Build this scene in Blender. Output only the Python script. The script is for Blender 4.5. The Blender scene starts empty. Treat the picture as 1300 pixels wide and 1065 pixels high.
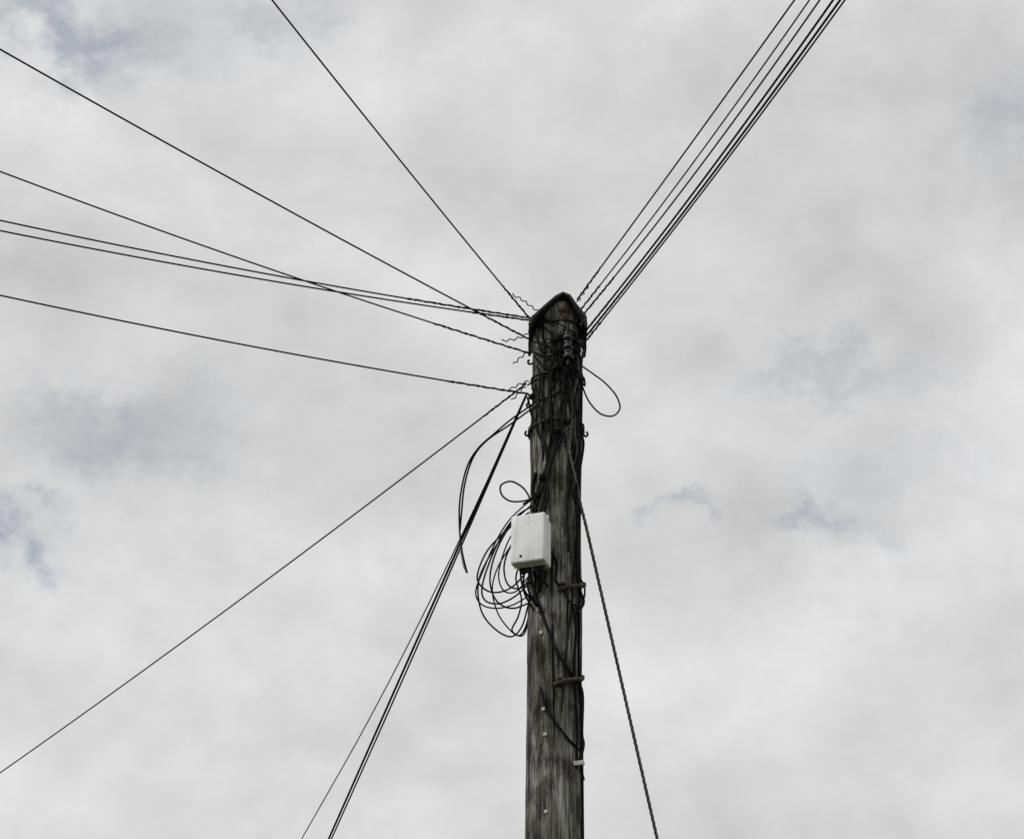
import bpy, math, random
from mathutils import Vector, noise
random.seed(7)
sc = bpy.context.scene
R = math.radians

# ------------------------------------------------------------------ survey
# world: x right, y away, z up (metres). Photographer stands 9.5 m from the pole.
EYE = Vector((0, -9.5, 1.6)); PITCH = R(30); F = 3000.0
c, s_ = math.cos(PITCH), math.sin(PITCH)
def sight(u, v):
    a = (u-650)/F; t = (532.5-v)/F
    return Vector((a, c-t*s_, s_+t*c))
def P(u, v, y=0.0):
    d = sight(u, v); k = (y-EYE.y)/d.y
    return EYE + d*k
def Hh(u, v, z):
    d = sight(u, v); k = (z-EYE.z)/d.z
    return EYE + d*k
def axis(z): return Vector((0.180+(z-5.36)*0.0148, 0, z))
def rad(z): return 0.1125+0.0032*max(0, 7.6-z) + (0.006*math.exp(-((z-7.0)/0.12)**2))
def S(u, v, off=0.006):
    d = sight(u, v); best = None
    for i in range(500):
        y = -0.30+i*0.0008
        p = EYE + d*((y-EYE.y)/d.y)
        a = axis(p.z); dist = math.hypot(p.x-a.x, p.y-a.y)-(rad(p.z)+off)
        if dist <= 0: return p
        if best is None or dist < best[0]: best = (dist, p)
    return best[1]
def surf(th, z, off=0.006):
    a = axis(z); r = rad(z)+off
    return Vector((a.x+math.sin(th)*r, a.y-math.cos(th)*r, z))

# --------------------------------------------------------------- materials
def mat(name):
    m = bpy.data.materials.new(name); m.use_nodes = True
    nt = m.node_tree; return m, nt, nt.nodes['Principled BSDF']
def nd(nt, t, **k):
    n = nt.nodes.new(t)
    for a, b in k.items(): setattr(n, a, b)
    return n
def noisy(name, c1, c2, scale=(20, 20, 20), rough=0.7, bump=0.3, lo=0.35, hi=0.65, dist=0.003, metal=0, detail=5):
    m, nt, b = mat(name)
    tc = nd(nt, 'ShaderNodeTexCoord'); mp = nd(nt, 'ShaderNodeMapping')
    mp.inputs['Scale'].default_value = scale
    nt.links.new(tc.outputs['Object'], mp.inputs[0])
    n = nd(nt, 'ShaderNodeTexNoise'); n.inputs['Scale'].default_value = 1; n.inputs['Detail'].default_value = detail
    nt.links.new(mp.outputs[0], n.inputs[0])
    r = nd(nt, 'ShaderNodeValToRGB')
    r.color_ramp.elements[0].position = lo; r.color_ramp.elements[1].position = hi
    r.color_ramp.elements[0].color = (*c1, 1); r.color_ramp.elements[1].color = (*c2, 1)
    nt.links.new(n.outputs['Fac'], r.inputs[0]); nt.links.new(r.outputs[0], b.inputs['Base Color'])
    b.inputs['Roughness'].default_value = rough; b.inputs['Metallic'].default_value = metal
    if bump:
        bp = nd(nt, 'ShaderNodeBump'); bp.inputs['Strength'].default_value = bump; bp.inputs['Distance'].default_value = dist
        nt.links.new(n.outputs['Fac'], bp.inputs['Height']); nt.links.new(bp.outputs[0], b.inputs['Normal'])
    return m
M_cable = noisy('black_cable', (.003, .003, .0035), (.010, .010, .010), (40, 40, 40), .65, 0)
M_cable.node_tree.nodes['Principled BSDF'].inputs['Specular IOR Level'].default_value = .12
M_grey = noisy('weathered_cable', (.02, .02, .018), (.06, .055, .05), (60, 60, 60), .7, 0)
M_rope = noisy('stay_strand', (.05, .047, .04), (.20, .19, .165), (90, 90, 90), .75, 0)
M_rust = noisy('rusty_iron', (.03, .017, .012), (.13, .06, .042), (60, 60, 60), .85, .6)
M_step = noisy('weathered_step_iron', (.016, .013, .010), (.085, .062, .045), (60, 60, 60), .85, .6)
M_iron = noisy('dark_iron', (.008, .007, .007), (.035, .030, .026), (50, 50, 50), .7, .5, metal=.2)
M_cap = noisy('weathered_cap', (.006, .006, .006), (.045, .042, .038), (35, 10, 35), .85, .5)
M_cer = noisy('brown_ceramic', (.014, .010, .009), (.045, .028, .022), (30, 30, 30), .3, .1)
M_white = noisy('white_clip', (.40, .40, .37), (.65, .65, .62), (80, 80, 80), .5, .1)
M_fray = noisy('bare_wire_end', (.3, .28, .25), (.5, .48, .45), (80, 80, 80), .6, .1)

def kit(nt):
    tc = nd(nt, 'ShaderNodeTexCoord')
    def nz(scale, detail=8, rough=.6, off=(0, 0, 0)):
        mp = nd(nt, 'ShaderNodeMapping'); mp.inputs['Scale'].default_value = scale; mp.inputs['Location'].default_value = off
        nt.links.new(tc.outputs['Object'], mp.inputs[0])
        n = nd(nt, 'ShaderNodeTexNoise'); n.inputs['Scale'].default_value = 1
        n.inputs['Detail'].default_value = detail; n.inputs['Roughness'].default_value = rough
        nt.links.new(mp.outputs[0], n.inputs[0]); return n.outputs['Fac']
    def ramp(src, stops):
        r = nd(nt, 'ShaderNodeValToRGB'); e = r.color_ramp.elements
        while len(e) < len(stops): e.new(.5)
        for i, (p, col) in enumerate(stops):
            e[i].position = p; e[i].color = (*col, 1)
        nt.links.new(src, r.inputs[0]); return r.outputs[0]
    def mixc(a, b_, f, mode='MIX'):
        m = nd(nt, 'ShaderNodeMix', data_type='RGBA', blend_type=mode)
        if isinstance(f, float): m.inputs[0].default_value = f
        else: nt.links.new(f, m.inputs[0])
        nt.links.new(a, m.inputs[6]); nt.links.new(b_, m.inputs[7]); return m.outputs[2]
    return nz, ramp, mixc
# box: white plastic with grime and faint streaks
M_box, nt, b = mat('white_plastic'); nz, ramp, mixc = kit(nt)
g1 = ramp(nz((14, 14, 9), 5, .6), [(.35, (.70, .70, .70)), (.55, (.84, .84, .845))])
g2 = ramp(nz((60, 60, 7), 5, .6, (1, 2, 3)), [(.30, (.80, .79, .77)), (.45, (1, 1, 1))])
nt.links.new(mixc(g1, g2, .9, 'MULTIPLY'), b.inputs['Base Color']); b.inputs['Roughness'].default_value = .5

# wood
M_wood, nt, b = mat('weathered_wood'); nz, ramp, mixc = kit(nt)
grain = nz((80, 80, 3.6), 8, .7)
patch = nz((12, 12, 6), 5, .66)
crack = nz((46, 46, 1.3), 4, .55, (3, 1, 2))
alg = nz((7, 7, 2.4), 4, .65, (9, 4, 1))
base = ramp(grain, [(.32, (.035, .033, .028)), (.46, (.155, .15, .135)), (.62, (.42, .41, .38))])
dark = ramp(patch, [(.40, (.27, .265, .26)), (.56, (1, 1, 1))])
green = ramp(grain, [(.34, (.022, .024, .015)), (.64, (.18, .185, .135))])
col = mixc(base, green, ramp(alg, [(.46, (0, 0, 0)), (.60, (.8, .8, .8))]))
col = mixc(col, dark, 1.0, 'MULTIPLY')
ck = ramp(crack, [(.36, (.04, .04, .04)), (.42, (1, 1, 1))])
col = mixc(col, ck, 1.0, 'MULTIPLY')
nt.links.new(col, b.inputs['Base Color']); b.inputs['Roughness'].default_value = .9
b.inputs['Specular IOR Level'].default_value = .12
bw = nd(nt, 'ShaderNodeMath', operation='ADD'); nt.links.new(grain, bw.inputs[0]); nt.links.new(ck, bw.inputs[1])
bp = nd(nt, 'ShaderNodeBump'); bp.inputs['Strength'].default_value = 1; bp.inputs['Distance'].default_value = .007
nt.links.new(bw.outputs[0], bp.inputs['Height']); nt.links.new(bp.outputs[0], b.inputs['Normal'])

# ----------------------------------------------------------------- helpers
def empty(name, loc=(0, 0, 0)):
    o = bpy.data.objects.new(name, None); o.location = loc; sc.collection.objects.link(o); return o
def mesh(name, vs, fs, m, parent=None, smooth=False):
    me = bpy.data.meshes.new(name); me.from_pydata([tuple(v) for v in vs], [], fs); me.update()
    me.materials.append(m)
    if smooth:
        for p in me.polygons: p.use_smooth = True
    o = bpy.data.objects.new(name, me); sc.collection.objects.link(o)
    if parent: o.parent = parent
    return o
def cr(pts, n=10):
    pts = [Vector(p) for p in pts]
    if len(pts) < 3: 
        return [pts[0].lerp(pts[-1], i/n) for i in range(n+1)]
    q = [pts[0]*2-pts[1]]+pts+[pts[-1]*2-pts[-2]]; out = []
    for i in range(1, len(q)-2):
        for j in range(n):
            t = j/n; a, b_, c_, d = q[i-1], q[i], q[i+1], q[i+2]
            out.append(.5*((2*b_)+(c_-a)*t+(2*a-5*b_+4*c_-d)*t*t+(3*b_-a-3*c_+d)*t**3))
    out.append(pts[-1]); return out
def tubes(name, splines, r, m, parent=None, res=3):
    cu = bpy.data.curves.new(name, 'CURVE'); cu.dimensions = '3D'
    cu.bevel_depth = 1.0; cu.bevel_resolution = res; cu.use_fill_caps = True
    for sp in splines:
        rr = r
        if isinstance(sp, tuple): sp, rr = sp
        x = cu.splines.new('POLY'); x.points.add(len(sp)-1)
        for i, p in enumerate(sp):
            x.points[i].co = (*p, 1); x.points[i].radius = rr
        x.use_smooth = True
    cu.materials.append(m)
    o = bpy.data.objects.new(name, cu); sc.collection.objects.link(o)
    if parent: o.parent = parent
    return o
def helix(path, hr, pitch, ph=0.0, step=.004):
    L = [0]
    for i in range(1, len(path)): L.append(L[-1]+(path[i]-path[i-1]).length)
    out = []; s = 0; i = 0
    while s < L[-1]:
        while i < len(L)-2 and L[i+1] < s: i += 1
        t = (s-L[i])/max(1e-9, L[i+1]-L[i]); p = path[i].lerp(path[i+1], t)
        d = (path[i+1]-path[i]).normalized()
        n1 = d.cross(Vector((0, 1, .2))).normalized(); n2 = d.cross(n1)
        a = ph+s/pitch*math.tau
        out.append(p+n1*math.cos(a)*hr+n2*math.sin(a)*hr); s += step
    return out
def box(name, cen, size, rot, m, parent, bev=.002):
    import bmesh
    bm = bmesh.new(); bmesh.ops.create_cube(bm, size=1)
    for v in bm.verts: v.co = Vector((v.co.x*size[0], v.co.y*size[1], v.co.z*size[2]))
    if bev: bmesh.ops.bevel(bm, geom=bm.edges[:], offset=bev, segments=4, affect='EDGES', profile=.5)
    me = bpy.data.meshes.new(name); bm.to_mesh(me); bm.free(); me.materials.append(m)
    for p in me.polygons: p.use_smooth = True
    o = bpy.data.objects.new(name, me); o.location = cen; o.rotation_euler = rot
    sc.collection.objects.link(o); o.parent = parent; return o
def lathe(name, base_, prof, m, parent, n=24, d=Vector((0, 0, 1))):
    q = d.to_track_quat('Z', 'Y'); vs = []; fs = []
    for r, h in prof:
        for i in range(n):
            a = i/n*math.tau; vs.append(Vector(base_)+q @ Vector((r*math.cos(a), r*math.sin(a), h)))
    for k in range(len(prof)-1):
        for i in range(n):
            fs.append((k*n+i, k*n+(i+1) % n, (k+1)*n+(i+1) % n, (k+1)*n+i))
    fs.append(tuple(range(n-1, -1, -1))); fs.append(tuple(range((len(prof)-1)*n, len(prof)*n)))
    return mesh(name, vs, fs, m, parent, True)

# -------------------------------------------------------------------- pole
pole = empty('telegraph_pole')
zs = []; z = -0.1
while z < 7.80:
    zs.append(z); z += .05 if z < 4.6 else .012
N = 120; vs = []; fs = []
xa = P(714, 377, -.11).x
def zcap(x, y):
    dx = x-xa
    return 7.668-(max(0, abs(dx)-.02)*(1.02 if dx < 0 else 1.2))
for z in zs:
    for i in range(N):
        th = i/N*math.tau; a = axis(z); r = rad(z)
        sx, sy = math.sin(th), -math.cos(th)
        r += .006*noise.noise(Vector((sx*2, sy*2, z*1.6)))+.004*noise.noise(Vector((sx*9, sy*9, z*1.4)))+.0025*noise.noise(Vector((sx*22, sy*22, z*5)))
        g = noise.noise(Vector((sx*7+5, sy*7, z*.5)))
        if abs(g) < .035: r -= .009*(1-abs(g)/.035)
        x, y = a.x+sx*r, a.y+sy*r
        vs.append(Vector((x, y, min(z, zcap(x, y)))))
for k in range(len(zs)-1):
    for i in range(N): fs.append((k*N+i, k*N+(i+1) % N, (k+1)*N+(i+1) % N, (k+1)*N+i))
mesh('shaft', vs, fs, M_wood, pole, True)
vt = []; ft = []
for j in range(13):
    for i in range(25):
        x = axis(7.6).x-.12+.24*i/24; y = -.112+.224*j/12
        a = axis(7.6); dd = Vector((x-a.x, y)); l = dd.length
        if l > .110: dd = dd*(.110/l)
        x, y = a.x+dd.x, dd.y; vt.append(Vector((x, y, zcap(x, y)-.001)))
for j in range(12):
    for i in range(24): ft.append((j*25+i, j*25+i+1, (j+1)*25+i+1, (j+1)*25+i))
mesh('top_cut', vt, ft, M_wood, pole)

def strip(name, prof, y0, y1, m, th=.011):
    inn = []
    for i, p in enumerate(prof):
        a = prof[max(0, i-1)]; b_ = prof[min(len(prof)-1, i+1)]
        t = (b_-a); t.y = 0; t.normalize(); n = Vector((t.z, 0, -t.x)); inn.append(p+n*th)
    ny = 8; vs = []; fs = []; L = len(prof)
    for j in range(ny+1):
        y = y0+(y1-y0)*j/ny
        for lst in (prof, inn):
            for p in lst:
                w = .003*noise.noise(Vector((p.x*20, y*20, p.z*20)))
                vs.append(Vector((p.x+w, y+(.004*noise.noise(Vector((p.x*40, 0, p.z*40))) if j in (0, ny) else 0), p.z+w)))
    W = 2*L
    for j in range(ny):
        for i in range(L-1):
            a = j*W+i; fs.append((a, a+1, a+W+1, a+W)); a += L; fs.append((a, a+W, a+W+1, a+1))
        for e in (0, L-1):
            a = j*W+e; fs.append((a, a+W, a+W+L, a+L))
    for j in (0, ny):
        for i in range(L-1):
            a = j*W+i; fs.append((a, a+1, a+L+1, a+L))
    return mesh(name, vs, fs, m, pole)
prof = [P(u, v, -.145) for u, v in [(671, 410), (676, 401), (690, 388), (705, 375), (715, 370), (724, 374), (733, 386), (744, 400), (746, 411)]]
strip('roof_cap', prof, -.145, .15, M_cap)
box('cap_bracket', P(740, 416, -.05), (.014, .12, .06), (0, R(25), 0), M_iron, pole)
box('cap_bracket', P(678, 411, -.05), (.016, .12, .025), (0, R(-35), 0), M_iron, pole)
lathe('bolt_washer', S(714, 394, .002), [(.020, -.004), (.020, .003), (.012, .004), (.011, .016), (.007, .018)], M_rust, pole, 14, Vector((0, -1, 0)))
box('rust_plate', S(715, 400, .004), (.038, .006, .028), (0, R(12), 0), M_rust, pole)

# insulator stack
ib = S(721, 456, .035)
prof_i = []
for k in range(3):
    h = k*.050
    prof_i += [(.012, h), (.022, h+.004), (.026, h+.012), (.021, h+.020), (.013, h+.026), (.017, h+.032), (.021, h+.040), (.012, h+.046)]
lathe('insulator_stack', ib, prof_i, M_cer, pole, 20)
tubes('insulator_pin', [[ib-Vector((0, 0, .03)), ib+Vector((0, 0, .19))], cr([ib+Vector((0, 0, .18)), ib+Vector((0, .02, .19)), ib+Vector((0, .06, .185))], 6)], .006, M_iron, pole)
for k in range(3):
    lathe('insulator_ring', ib+Vector((-.002, 0, .024+k*.050)), [(.013, -.003), (.016, 0), (.013, .003)], M_white, pole, 18)

def band(zc, hh, off, wob, name, m=M_iron):
    vs = []; fs = []; n = 60
    for i in range(n):
        th = i/n*math.tau
        zz = zc+wob*math.sin(th+.5)
        for dz, o in ((-hh, 0), (-hh, off), (hh, off), (hh, 0)):
            vs.append(surf(th, zz+dz, o-.004 if o == 0 else o))
    for i in range(n):
        a = i*4; b_ = ((i+1) % n)*4
        for k in range(3): fs.append((a+k, b_+k, b_+k+1, a+k+1))
    mesh(name, vs, fs, m, pole)
band(P(705, 532, -.12).z, .010, .012, .006, 'pole_ring')
band(P(705, 406, -.12).z, .006, .010, .006, 'pole_ring_top')
band(P(705, 470, -.12).z, .005, .009, -.012, 'pole_ring_mid')
hooks = []
for th, zz in [(-1.35, 538), (-.9, 535), (-.3, 533), (.4, 533), (1.0, 535), (1.4, 538)]:
    z0 = P(705, zz, -.12).z
    hooks.append(cr([surf(th, z0, .006), surf(th, z0-.012, .018), surf(th, z0-.002, .027), surf(th, z0+.012, .022)], 6))
for th, vv in [(-1.3, 410), (1.3, 440), (-1.4, 447), (-1.5, 500)]:
    z0 = P(705, vv, -.12).z
    hooks.append(cr([surf(th, z0, .0), surf(th, z0-.006, .018), surf(th, z0+.008, .024), surf(th, z0+.016, .016)], 6))
tubes('ring_hooks', hooks, .005, M_iron, pole)

# ---------------------------------------------------------- overhead wires
def wire(attach, mid, edge, zedge, r=.0042, m=M_cable, ext=26, grip=.45, ay=-.03):
    p0 = P(*attach, ay); p2 = Hh(*edge, zedge)
    pl = Vector((p2.x-p0.x, p2.y-p0.y, 0)); L = pl.length; dr = pl/L
    n = Vector((-dr.y, dr.x, 0)); d = sight(*mid); k = n.dot(p0-EYE)/n.dot(d); pm = EYE+d*k
    sm = (pm-p0).dot(dr); zm = pm.z
    z0, z2 = p0.z, p2.z
    A = ((z2-z0)/L-(zm-z0)/sm)/(L-sm); B = (zm-z0)/sm-A*sm
    if A < -.002: A = -.002; B = (z2-z0)/L-A*L
    pts = []; s = 0
    while s < L+ext:
        if s <= L: zz = z0+B*s+A*s*s
        else:
            q = s-L; sl = B+2*A*L; zz = z2+sl*q*(1 if sl < 0 else .6)+(.004 if sl < 0 else -.001)*q*q*.5
            zz = max(zz, 3.0)
        pts.append(Vector((p0.x+dr.x*s, p0.y+dr.y*s, zz))); s += .08 if s < L+.5 else .8
    o = tubes('overhead_wire', [pts], r, m)
    if grip:
        g = []
        for i, p in enumerate(pts):
            g.append(p)
            if i and (p-p0).length > grip: break
        tubes('wire_grip', [helix(g, .0036, .05), helix(g, .0038, .083, 2.5)], .0022, M_cable, o)
    return o
wire((672, 404), (500, 194), (345, 0), 7.55, r=.0036, grip=.3)
wire((674, 432), (320, 242), (0, 63), 7.40, r=.0038, grip=.35)
wire((674, 449), (385, 356), (0, 218), 7.32, r=.0036, grip=.5)
wire((674, 404), (400, 359), (0, 280), 7.45, r=.0038, grip=.6)
wire((674, 407), (400, 366), (0, 293), 7.42, r=.0038, grip=.3)
wire((670, 500), (300, 436), (0, 375), 7.15, r=.0038, grip=.4)
wire((668, 487), (340, 735), (8, 975), 6.80, r=.0038, grip=.25)
wire((668, 502), (578, 703), (457, 975), 6.55, r=.0062, grip=.3)
wire((667, 505), (580, 706), (461, 975), 6.52, r=.0045, grip=0)
wire((666, 506), (556, 742), (434, 975), 6.60, r=.0032, grip=0)
wire((733, 380), (872, 190), (1009, 0), 7.60, r=.0036, grip=.25)
wire((738, 392), (888, 196), (1028, 0), 7.58, r=.0032, grip=.2)
wire((740, 400), (893, 206), (1041, 0), 7.55, r=.0036, grip=.35)
wire((742, 422), (902, 216), (1058, 0), 7.50, r=.0046, grip=.3)
wire((740, 432), (904, 222), (1067, 0), 7.48, r=.0048, grip=.45)
wire((738, 440), (907, 224), (1073, 0), 7.46, r=.0036, grip=.2)

curls = [[(650, 374), (662, 380), (673, 388), (683, 395)], [(637, 433), (652, 431), (664, 427), (676, 420)], [(652, 462), (660, 455), (668, 449), (676, 447)],
         [(733, 384), (742, 370), (748, 362)], [(640, 497), (652, 492), (662, 487), (672, 484)], [(650, 508), (660, 498), (667, 490)]]
tubes('wire_tails', [helix(cr([P(u, v, -.07) for u, v in q], 6), .0048, .038) for q in curls], .0028, M_cable, pole)

# ------------------------------------------------------------- stay strand
st = [S(727, 532, .012), S(724, 550, .01), S(723, 575, .01), S(730, 605, .012), S(737, 640, .014)]
a = P(745, 672, -.05); b2 = P(814, 975, .15)
dirn = (b2-a).normalized(); g0 = a+dirn*((0-a.z)/dirn.z)
stp = cr(st+[a]+[a.lerp(g0, t) for t in (.05, .12, .2, .3, .45, .6, .8, 1)], 30)
stay = tubes('stay_wire', [helix(stp, .0042, .085, k*math.tau/3, .008) for k in range(3)], .0038, M_rope, None, 2)

# ---------------------------------------------------- cables on the pole
def sc_(pts, off=.008, n=8): return cr([S(u, v, off) for u, v in pts], n)
run = []; rung = []
spec = [
 ([(733, 430), (738, 470), (738, 520), (737, 560), (735, 600), (736, 640), (735, 700), (736, 760), (735, 830), (738, 900), (739, 960), (740, 1065)], .008, .006),
 ([(731, 440), (734, 500), (733, 560), (732, 600), (733, 680), (733, 730), (737, 750), (741, 765), (733, 778)], .014, .006),
 ([(728, 425), (733, 470), (729, 520), (716, 550), (704, 575), (694, 605), (684, 632), (678, 655)], .012, .0065),
 ([(720, 440), (722, 480), (716, 525), (706, 555), (700, 585), (688, 615), (678, 640)], .010, .006),
 ([(700, 420), (706, 460), (712, 500), (712, 540), (703, 570), (694, 600), (690, 650)], .009, .006),
 ([(692, 430), (694, 470), (702, 520), (700, 560), (692, 595), (683, 620), (676, 650)], .008, .0045),
 ([(715, 440), (700, 462), (697, 490), (698, 530), (705, 560), (697, 600), (686, 650)], .012, .0055),
 ([(680, 425), (690, 450), (712, 462), (730, 452), (738, 436)], .012, .005),
 ([(676, 447), (695, 452), (715, 445), (732, 425)], .014, .0045),
 ([(675, 405), (690, 415), (705, 430), (712, 460), (716, 500)], .014, .0055),
 ([(674, 408), (688, 405), (706, 410), (722, 418), (736, 430)], .016, .004),
 ([(674, 433), (690, 437), (705, 452), (708, 480)], .012, .0045),
 ([(670, 500), (678, 507), (694, 505), (712, 495), (728, 470), (735, 445)], .012, .0055),
 ([(670, 489), (684, 480), (700, 478), (718, 487), (732, 505)], .010, .004),
 ([(670, 505), (676, 530), (690, 560), (694, 590), (684, 625)], .010, .0055),
 ([(736, 436), (722, 455), (705, 468), (690, 466), (678, 452)], .016, .0045),
 ([(725, 440), (730, 462), (728, 500), (727, 560), (724, 590), (720, 640), (722, 700)], .008, .006),
 ([(722, 505), (726, 540), (722, 580), (726, 620), (734, 650)], .008, .0045),
 ([(690, 600), (696, 625), (690, 650)], .012, .006),
 ([(680, 600), (676, 620), (680, 645)], .010, .008),
 ([(672, 725), (676, 745), (684, 768), (696, 800), (708, 828), (722, 850), (733, 866)], .008, .007),
 ([(676, 722), (680, 742), (676, 762)], .010, .006),
 ([(682, 722), (688, 738), (684, 752), (674, 760)], .012, .005),
 ([(686, 872), (692, 895), (706, 918), (722, 938), (736, 952)], .007, .0055),
 ([(733, 680), (728, 720), (727, 760), (722, 800), (717, 850), (713, 900)], .004, .004),
 ([(736, 866), (740, 885), (739, 930), (741, 945), (737, 968), (741, 990)], .010, .006),
 ([(700, 700), (707, 715), (705, 735), (712, 744)], .006, .005),
 ([(737, 735), (742, 745), (741, 760), (732, 768), (722, 762), (716, 750)], .014, .0045),
 ([(728, 770), (731, 800), (729, 840), (731, 890), (733, 930), (732, 975)], .006, .006),
]
for pts, off, r in spec: run.append((sc_(pts, off), r))
for k in range(26):
    th = random.choice([random.uniform(-.1, .8), random.uniform(.5, 1.3), random.uniform(.5, 1.3)]) if k % 6 else random.uniform(-1.3, -.3)
    z0 = random.uniform(7.2, 7.52); z1 = z0-random.uniform(.2, .8); pts = []; z = z0; v = 0
    tgt = .15 if th < .7 else random.uniform(.5, 1.15)
    while z > max(z1, 6.78):
        pts.append(surf(th, z, random.uniform(.005, .018)))
        v = v*.5+random.uniform(-.16, .16); th = max(-1.4, min(1.35, th+v)); th += (tgt-th)*.10
        z -= random.uniform(.05, .10)
    if len(pts) > 3:
        pts[-1] = surf(th, z+.03, -.004)
        (run if k % 5 else rung).append((cr(pts, 6), random.choice([.0035, .0045, .0055])))
for k in range(12):
    th = random.uniform(-1.4, .8); z = random.uniform(7.2, 7.5); dth = random.uniform(.5, 1.3); dz = random.uniform(-.10, .06)
    run.append((cr([surf(th+dth*t, z+dz*t-.03*math.sin(t*math.pi)*random.uniform(.2, 1.5), .012+.012*math.sin(t*math.pi)) for t in (0, .25, .5, .75, 1)], 6), random.choice([.003, .004])))
tubes('lead_in_cables', run, .005, M_cable, pole)
tubes('old_cables', rung, .005, M_grey, pole)
for (u, v) in [(728, 432), (733, 446), (712, 428), (688, 606), (684, 628), (674, 504), (709, 546), (732, 470), (706, 466)]:
    p = S(u, v, .018)
    lathe('cable_clamp', p-Vector((0, 0, .014)), [(.006, 0), (.014, .004), (.015, .020), (.008, .030)], M_cable, pole, 10, Vector((random.uniform(-.5, .5), random.uniform(-.3, .3), 1)).normalized())

# ------------------------------------------------ loops beside the pole
def loop(pts, y, n=8, wob=.02):
    return cr([P(u, v, y+wob*math.sin(i*1.3)) for i, (u, v) in enumerate(pts)], n)
tubes('loose_cable', [loop([(732, 460), (752, 474), (768, 486), (782, 502), (787, 518), (778, 528), (762, 525), (748, 510), (740, 492), (735, 472)], -.05)], .0040, M_cable)
tl = [(680, 510), (668, 519), (648, 533), (628, 550), (608, 568), (594, 590), (586, 620), (583, 650), (585, 690), (592, 726)]
t2 = [(680, 516), (668, 524), (646, 540), (622, 556), (606, 572), (596, 592), (589, 620), (586, 650), (584, 672)]
hl = tubes('loose_cable', [loop(tl, -.08), loop(t2, -.075)], .0042, M_cable)
tubes('frayed_end', [loop([(585, 690), (588, 708), (593, 727)], -.085, wob=0), loop([(585, 700), (588, 715), (590, 722)], -.09, wob=0)], .005, M_fray, hl)
tubes('loose_cable', [loop([(678, 632), (664, 636), (648, 636), (637, 628), (636, 616), (648, 611), (660, 616), (668, 624), (672, 634), (664, 640)], -.10)], .0042, M_cable)

coils = [
 [(678, 632), (664, 643), (645, 662), (628, 690), (613, 725), (604, 750), (610, 766), (628, 772), (650, 768), (672, 756)],
 [(680, 640), (656, 655), (638, 678), (622, 712), (612, 745), (616, 762), (634, 766), (655, 756), (674, 738)],
 [(676, 640), (650, 664), (630, 700), (622, 735), (630, 762), (650, 772), (675, 764)],
 [(678, 650), (652, 676), (640, 700), (633, 730), (640, 750), (656, 750), (672, 730)],
 [(674, 655), (650, 690), (640, 718), (645, 742), (662, 746), (676, 728)],
 [(672, 650), (645, 672), (618, 712), (607, 742), (611, 775), (627, 797), (648, 808), (662, 796), (670, 770), (676, 745)],
 [(650, 690), (632, 720), (625, 748), (632, 778), (648, 800), (660, 806), (669, 790), (674, 760)],
 [(660, 715), (655, 735), (662, 760), (658, 782), (650, 800), (664, 806), (673, 780)],
 [(672, 722), (650, 745), (628, 752), (612, 745), (606, 730), (618, 700), (640, 675)],
]
tubes('cable_coil', [(loop(q, -.06+.012*i, 10, .03), .0040 if i % 3 else .0034) for i, q in enumerate(coils)], .004, M_cable)

# ----------------------------------------------------------- junction box
jb = empty('junction_box')
al = R(20)
cen = P(675, 689, -.185)
jb.location = cen; jb.rotation_euler = (0, R(1.0), -al)
W_, D_, H_ = .158, .105, .235
box('body', (0, .018, 0), (W_-.010, D_-.03, H_-.010), (0, 0, 0), M_box, jb, .010)
box('lid', (0, -.034, 0), (W_, .045, H_), (0, 0, 0), M_box, jb, .009)
box('lid_lip', (0, -.0085, 0), (W_+.005, .006, H_+.005), (0, 0, 0), M_box, jb, .0028)
box('back_plate', (.01, .062, .01), (.06, .02, .20), (0, 0, 0), M_iron, jb, .003)
for dx in (-.045, -.015, .02, .048):
    lathe('cable_gland', (dx, .01, -H_/2-.022), [(.010, 0), (.012, .004), (.012, .022), (.010, .028)], M_iron, jb, 12)
lathe('lid_screw', (-.030, -.0562, -H_/2+.030), [(.006, 0), (.006, .003), (.004, .004)], M_iron, jb, 12, Vector((0, -1, 0)))
lead = []
for i, (u, v) in enumerate([(660, 724), (667, 723), (674, 722), (684, 720), (690, 718)]):
    e = [(668, 762), (672, 775), (676, 770), (678, 752), (690, 745)][i]
    lead.append(cr([P(u, v-6, -.17), P((u+e[0])/2+random.uniform(-5, 4), (v+e[1])/2, -.16), S(e[0]+6, e[1], .008)], 8))
bl = tubes('box_leads', lead, .0045, M_cable, jb)
bpy.context.view_layer.update()
bl.matrix_parent_inverse = jb.matrix_world.inverted()

# ------------------------------------------------------------ step irons
def step(u, v):
    p = S(u, v, .004)
    a = axis(p.z); th = math.atan2(p.x-a.x, -(p.y-a.y))
    box('step_plate', surf(th, p.z, .004), (.040, .010, .045), (0, R(10), th), M_step, pole, .003)
    q = [surf(th-.22, p.z-.018, .010), surf(th+.05, p.z-.008, .022), surf(th+.45, p.z+.012, .028), surf(th+.75, p.z+.026, .026), surf(th+.85, p.z+.045, .022)]
    tubes('step_iron', [cr(q, 8)], .0095, M_step, pole)
    lathe('step_bolt', surf(th-.05, p.z+.006, .01), [(.011, 0), (.011, .006), (.007, .010), (.007, .016)], M_iron, pole, 8, Vector((math.sin(th), -math.cos(th), 0)))
step(716, 745); step(711, 865); step(716, 1180)
for u, v in [(687, 803), (690, 900), (683, 768), (692, 932), (693, 1030)]:
    box('cable_clip', S(u, v, .004), (.016, .012, .016), (0, R(random.uniform(-20, 20)), 0), M_white, pole, .004)
box('label_tag', S(735, 968, .016), (.05, .008, .02), (0, R(-15), R(20)), M_white, pole, .002)

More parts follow.
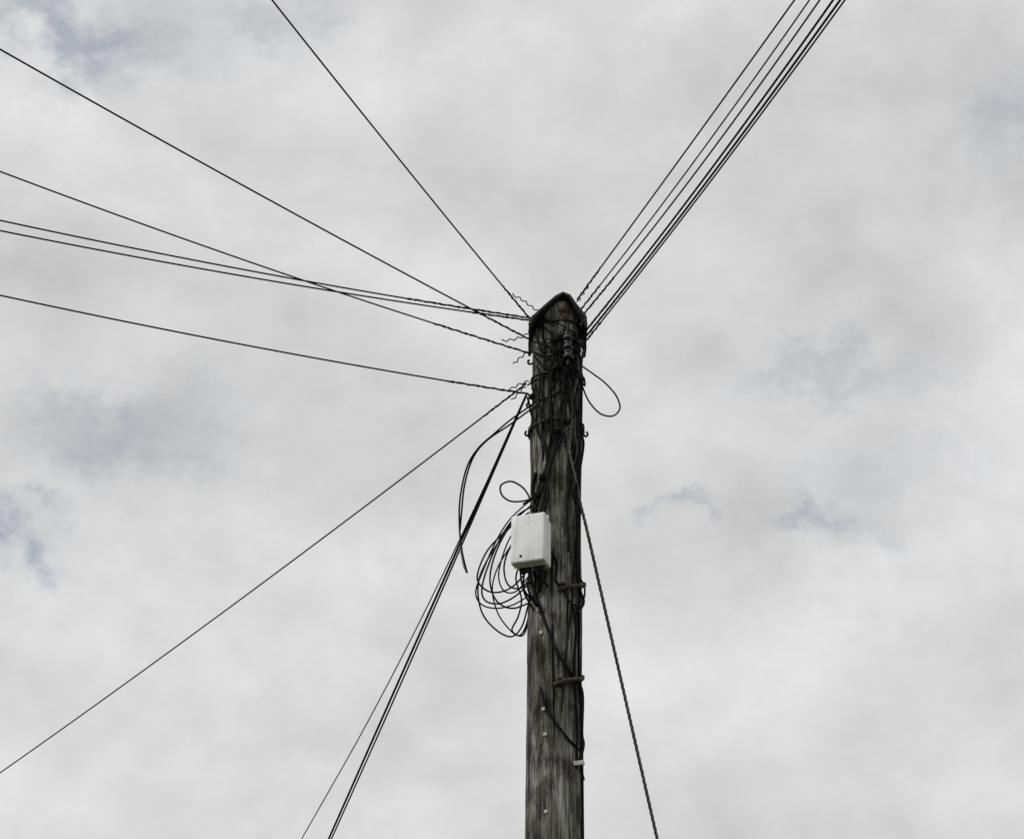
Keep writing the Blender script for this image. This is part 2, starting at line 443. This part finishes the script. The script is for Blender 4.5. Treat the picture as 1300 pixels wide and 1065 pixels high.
# ------------------------------------------------------------------ ground
gm = noisy('grass', (.03, .045, .015), (.07, .085, .03), (.8, .8, .8), .95, 0)
vs = []; fs = []; G = 60
for j in range(G+1):
    for i in range(G+1):
        x = (i/G-.5); y = (j/G-.5); x = math.copysign(abs(2*x)**2.2, x)*600; y = math.copysign(abs(2*y)**2.2, y)*600
        zz = .05*noise.noise(Vector((x*.2, y*.2, 0))) if math.hypot(x, y) > 3 else 0
        vs.append((x, y, zz))
for j in range(G):
    for i in range(G): fs.append((j*(G+1)+i, j*(G+1)+i+1, (j+1)*(G+1)+i+1, (j+1)*(G+1)+i))
mesh('ground', vs, fs, gm, None, True)

# --------------------------------------------------------------------- sky
w = bpy.data.worlds.new('World'); sc.world = w; w.use_nodes = True; nt = w.node_tree
w.cycles.sampling_method = 'MANUAL'; w.cycles.sample_map_resolution = 256
nt.nodes.clear()
def mth(op, a, b_=None, clamp=False):
    n = nd(nt, 'ShaderNodeMath', operation=op); n.use_clamp = clamp
    for i, x in enumerate((a, b_)):
        if x is None: continue
        if isinstance(x, (int, float)): n.inputs[i].default_value = x
        else: nt.links.new(x, n.inputs[i])
    return n.outputs[0]
tc = nd(nt, 'ShaderNodeTexCoord'); dirv = tc.outputs['Generated']
def wn(scale, detail, rough, off=(0, 0, 0), distn=0.0):
    mp = nd(nt, 'ShaderNodeMapping'); mp.inputs['Scale'].default_value = scale; mp.inputs['Location'].default_value = off
    nt.links.new(dirv, mp.inputs[0])
    n = nd(nt, 'ShaderNodeTexNoise'); n.inputs['Scale'].default_value = 1; n.inputs['Detail'].default_value = detail
    n.inputs['Roughness'].default_value = rough; n.inputs['Distortion'].default_value = distn
    nt.links.new(mp.outputs[0], n.inputs[0]); return n
big = wn((9, 9, 12), 4, .5, (2.3, 1.1, 4.2)).outputs['Fac']
med = wn((16, 16, 21), 6, .55, (1.3, 7.1, .2), .2).outputs['Fac']
sep = nd(nt, 'ShaderNodeSeparateXYZ'); nt.links.new(dirv, sep.inputs[0])
wsep = nd(nt, 'ShaderNodeSeparateXYZ'); nt.links.new(wn((24, 24, 30), 5, .65, (9, 3, 5)).outputs['Color'], wsep.inputs[0])
az = mth('ADD', mth('ARCTAN2', sep.outputs[0], sep.outputs[1]), mth('MULTIPLY', mth('SUBTRACT', wsep.outputs[0], .5), .13))
el = mth('ADD', mth('ARCSINE', sep.outputs[2]), mth('MULTIPLY', mth('SUBTRACT', wsep.outputs[1], .5), .08))
def blob(u, v, ru, rv, amp):
    d = sight(u, v).normalized(); a0 = math.atan2(d.x, d.y); e0 = math.asin(d.z)
    x = mth('MULTIPLY', mth('SUBTRACT', az, a0), F*math.cos(e0)/ru)
    y = mth('MULTIPLY', mth('SUBTRACT', el, e0), F/rv)
    r2 = mth('ADD', mth('MULTIPLY', x, x), mth('MULTIPLY', y, y))
    return mth('MULTIPLY', mth('POWER', 2.718, mth('MULTIPLY', r2, -1.0)), amp)
def total(lst):
    t = None
    for q in lst:
        x = blob(*q); t = x if t is None else mth('ADD', t, x)
    return t
holes = total([(170, 55, 110, 45, 1.0), (30, 25, 100, 30, .9), (330, 15, 70, 25, .7), (140, 545, 120, 45, .8), (260, 510, 80, 35, .6),
               (10, 680, 55, 38, 1.6), (1050, 465, 110, 24, .62), (1160, 485, 60, 25, .35), (1025, 662, 60, 22, .9), (1085, 690, 22, 18, 1.0),
               (860, 632, 35, 12, .9), (1295, 160, 50, 60, .8), (1110, 590, 100, 30, .4)])
shade = total([(950, 220, 380, 210, .5), (130, 540, 220, 90, .6), (1050, 560, 220, 140, .45), (420, 420, 200, 60, .25), (60, 20, 260, 60, .5),
               (540, 690, 60, 40, -.4), (1090, 750, 70, 60, -.5), (420, 140, 130, 90, -.3), (600, 900, 350, 90, -.2), (100, 860, 200, 110, -.25),
               (40, 490, 60, 40, -.4), (110, 150, 90, 40, -.4), (1200, 900, 150, 80, -.2), (700, 40, 150, 60, -.2)])
hole = mth('MULTIPLY', holes, mth('MULTIPLY', mth('SUBTRACT', mth('ADD', mth('MULTIPLY', med, .5), mth('MULTIPLY', wsep.outputs[2], .5)), .36), 4.2), True)
br = mth('ADD', .685, mth('MULTIPLY', mth('SUBTRACT', big, .5), .30))
br = mth('ADD', br, mth('MULTIPLY', mth('SUBTRACT', med, .5), .38))
br = mth('ADD', br, mth('MULTIPLY', mth('SUBTRACT', wsep.outputs[2], .5), .10))
br = mth('SUBTRACT', br, mth('MULTIPLY', shade, .14))
cc = nd(nt, 'ShaderNodeCombineColor')
nt.links.new(br, cc.inputs[0]); nt.links.new(br, cc.inputs[1]); nt.links.new(mth('MULTIPLY', br, 1.006), cc.inputs[2])
bgc = nd(nt, 'ShaderNodeBackground'); nt.links.new(cc.outputs[0], bgc.inputs[0]); bgc.inputs[1].default_value = 1.0
sky = nd(nt, 'ShaderNodeTexSky', sky_type='NISHITA'); sky.sun_disc = False
SE, SR = R(38), R(246); sky.sun_elevation = SE; sky.sun_rotation = SR
bgs = nd(nt, 'ShaderNodeBackground'); nt.links.new(sky.outputs[0], bgs.inputs[0]); bgs.inputs[1].default_value = .10
mx = nd(nt, 'ShaderNodeMixShader'); nt.links.new(mth('MULTIPLY', hole, .48), mx.inputs[0])
nt.links.new(bgc.outputs[0], mx.inputs[1]); nt.links.new(bgs.outputs[0], mx.inputs[2])
out = nd(nt, 'ShaderNodeOutputWorld'); nt.links.new(mx.outputs[0], out.inputs[0])

sd = Vector((math.sin(SR)*math.cos(SE), math.cos(SR)*math.cos(SE), math.sin(SE)))
l = bpy.data.lights.new('sun', 'SUN'); l.energy = 1.5; l.angle = R(10); l.color = (1, .97, .93)
lo = bpy.data.objects.new('sun', l); sc.collection.objects.link(lo); lo.rotation_euler = sd.to_track_quat('Z', 'Y').to_euler()

cam = bpy.data.cameras.new('camera'); cam.sensor_width = 36; cam.lens = 36*F/1300; cam.clip_end = 2000
co = bpy.data.objects.new('camera', cam); sc.collection.objects.link(co); co.location = EYE; co.rotation_euler = (R(90)+PITCH, 0, 0)
sc.camera = co
sc.view_settings.view_transform = 'Standard'; sc.view_settings.look = 'None'; sc.view_settings.exposure = 0
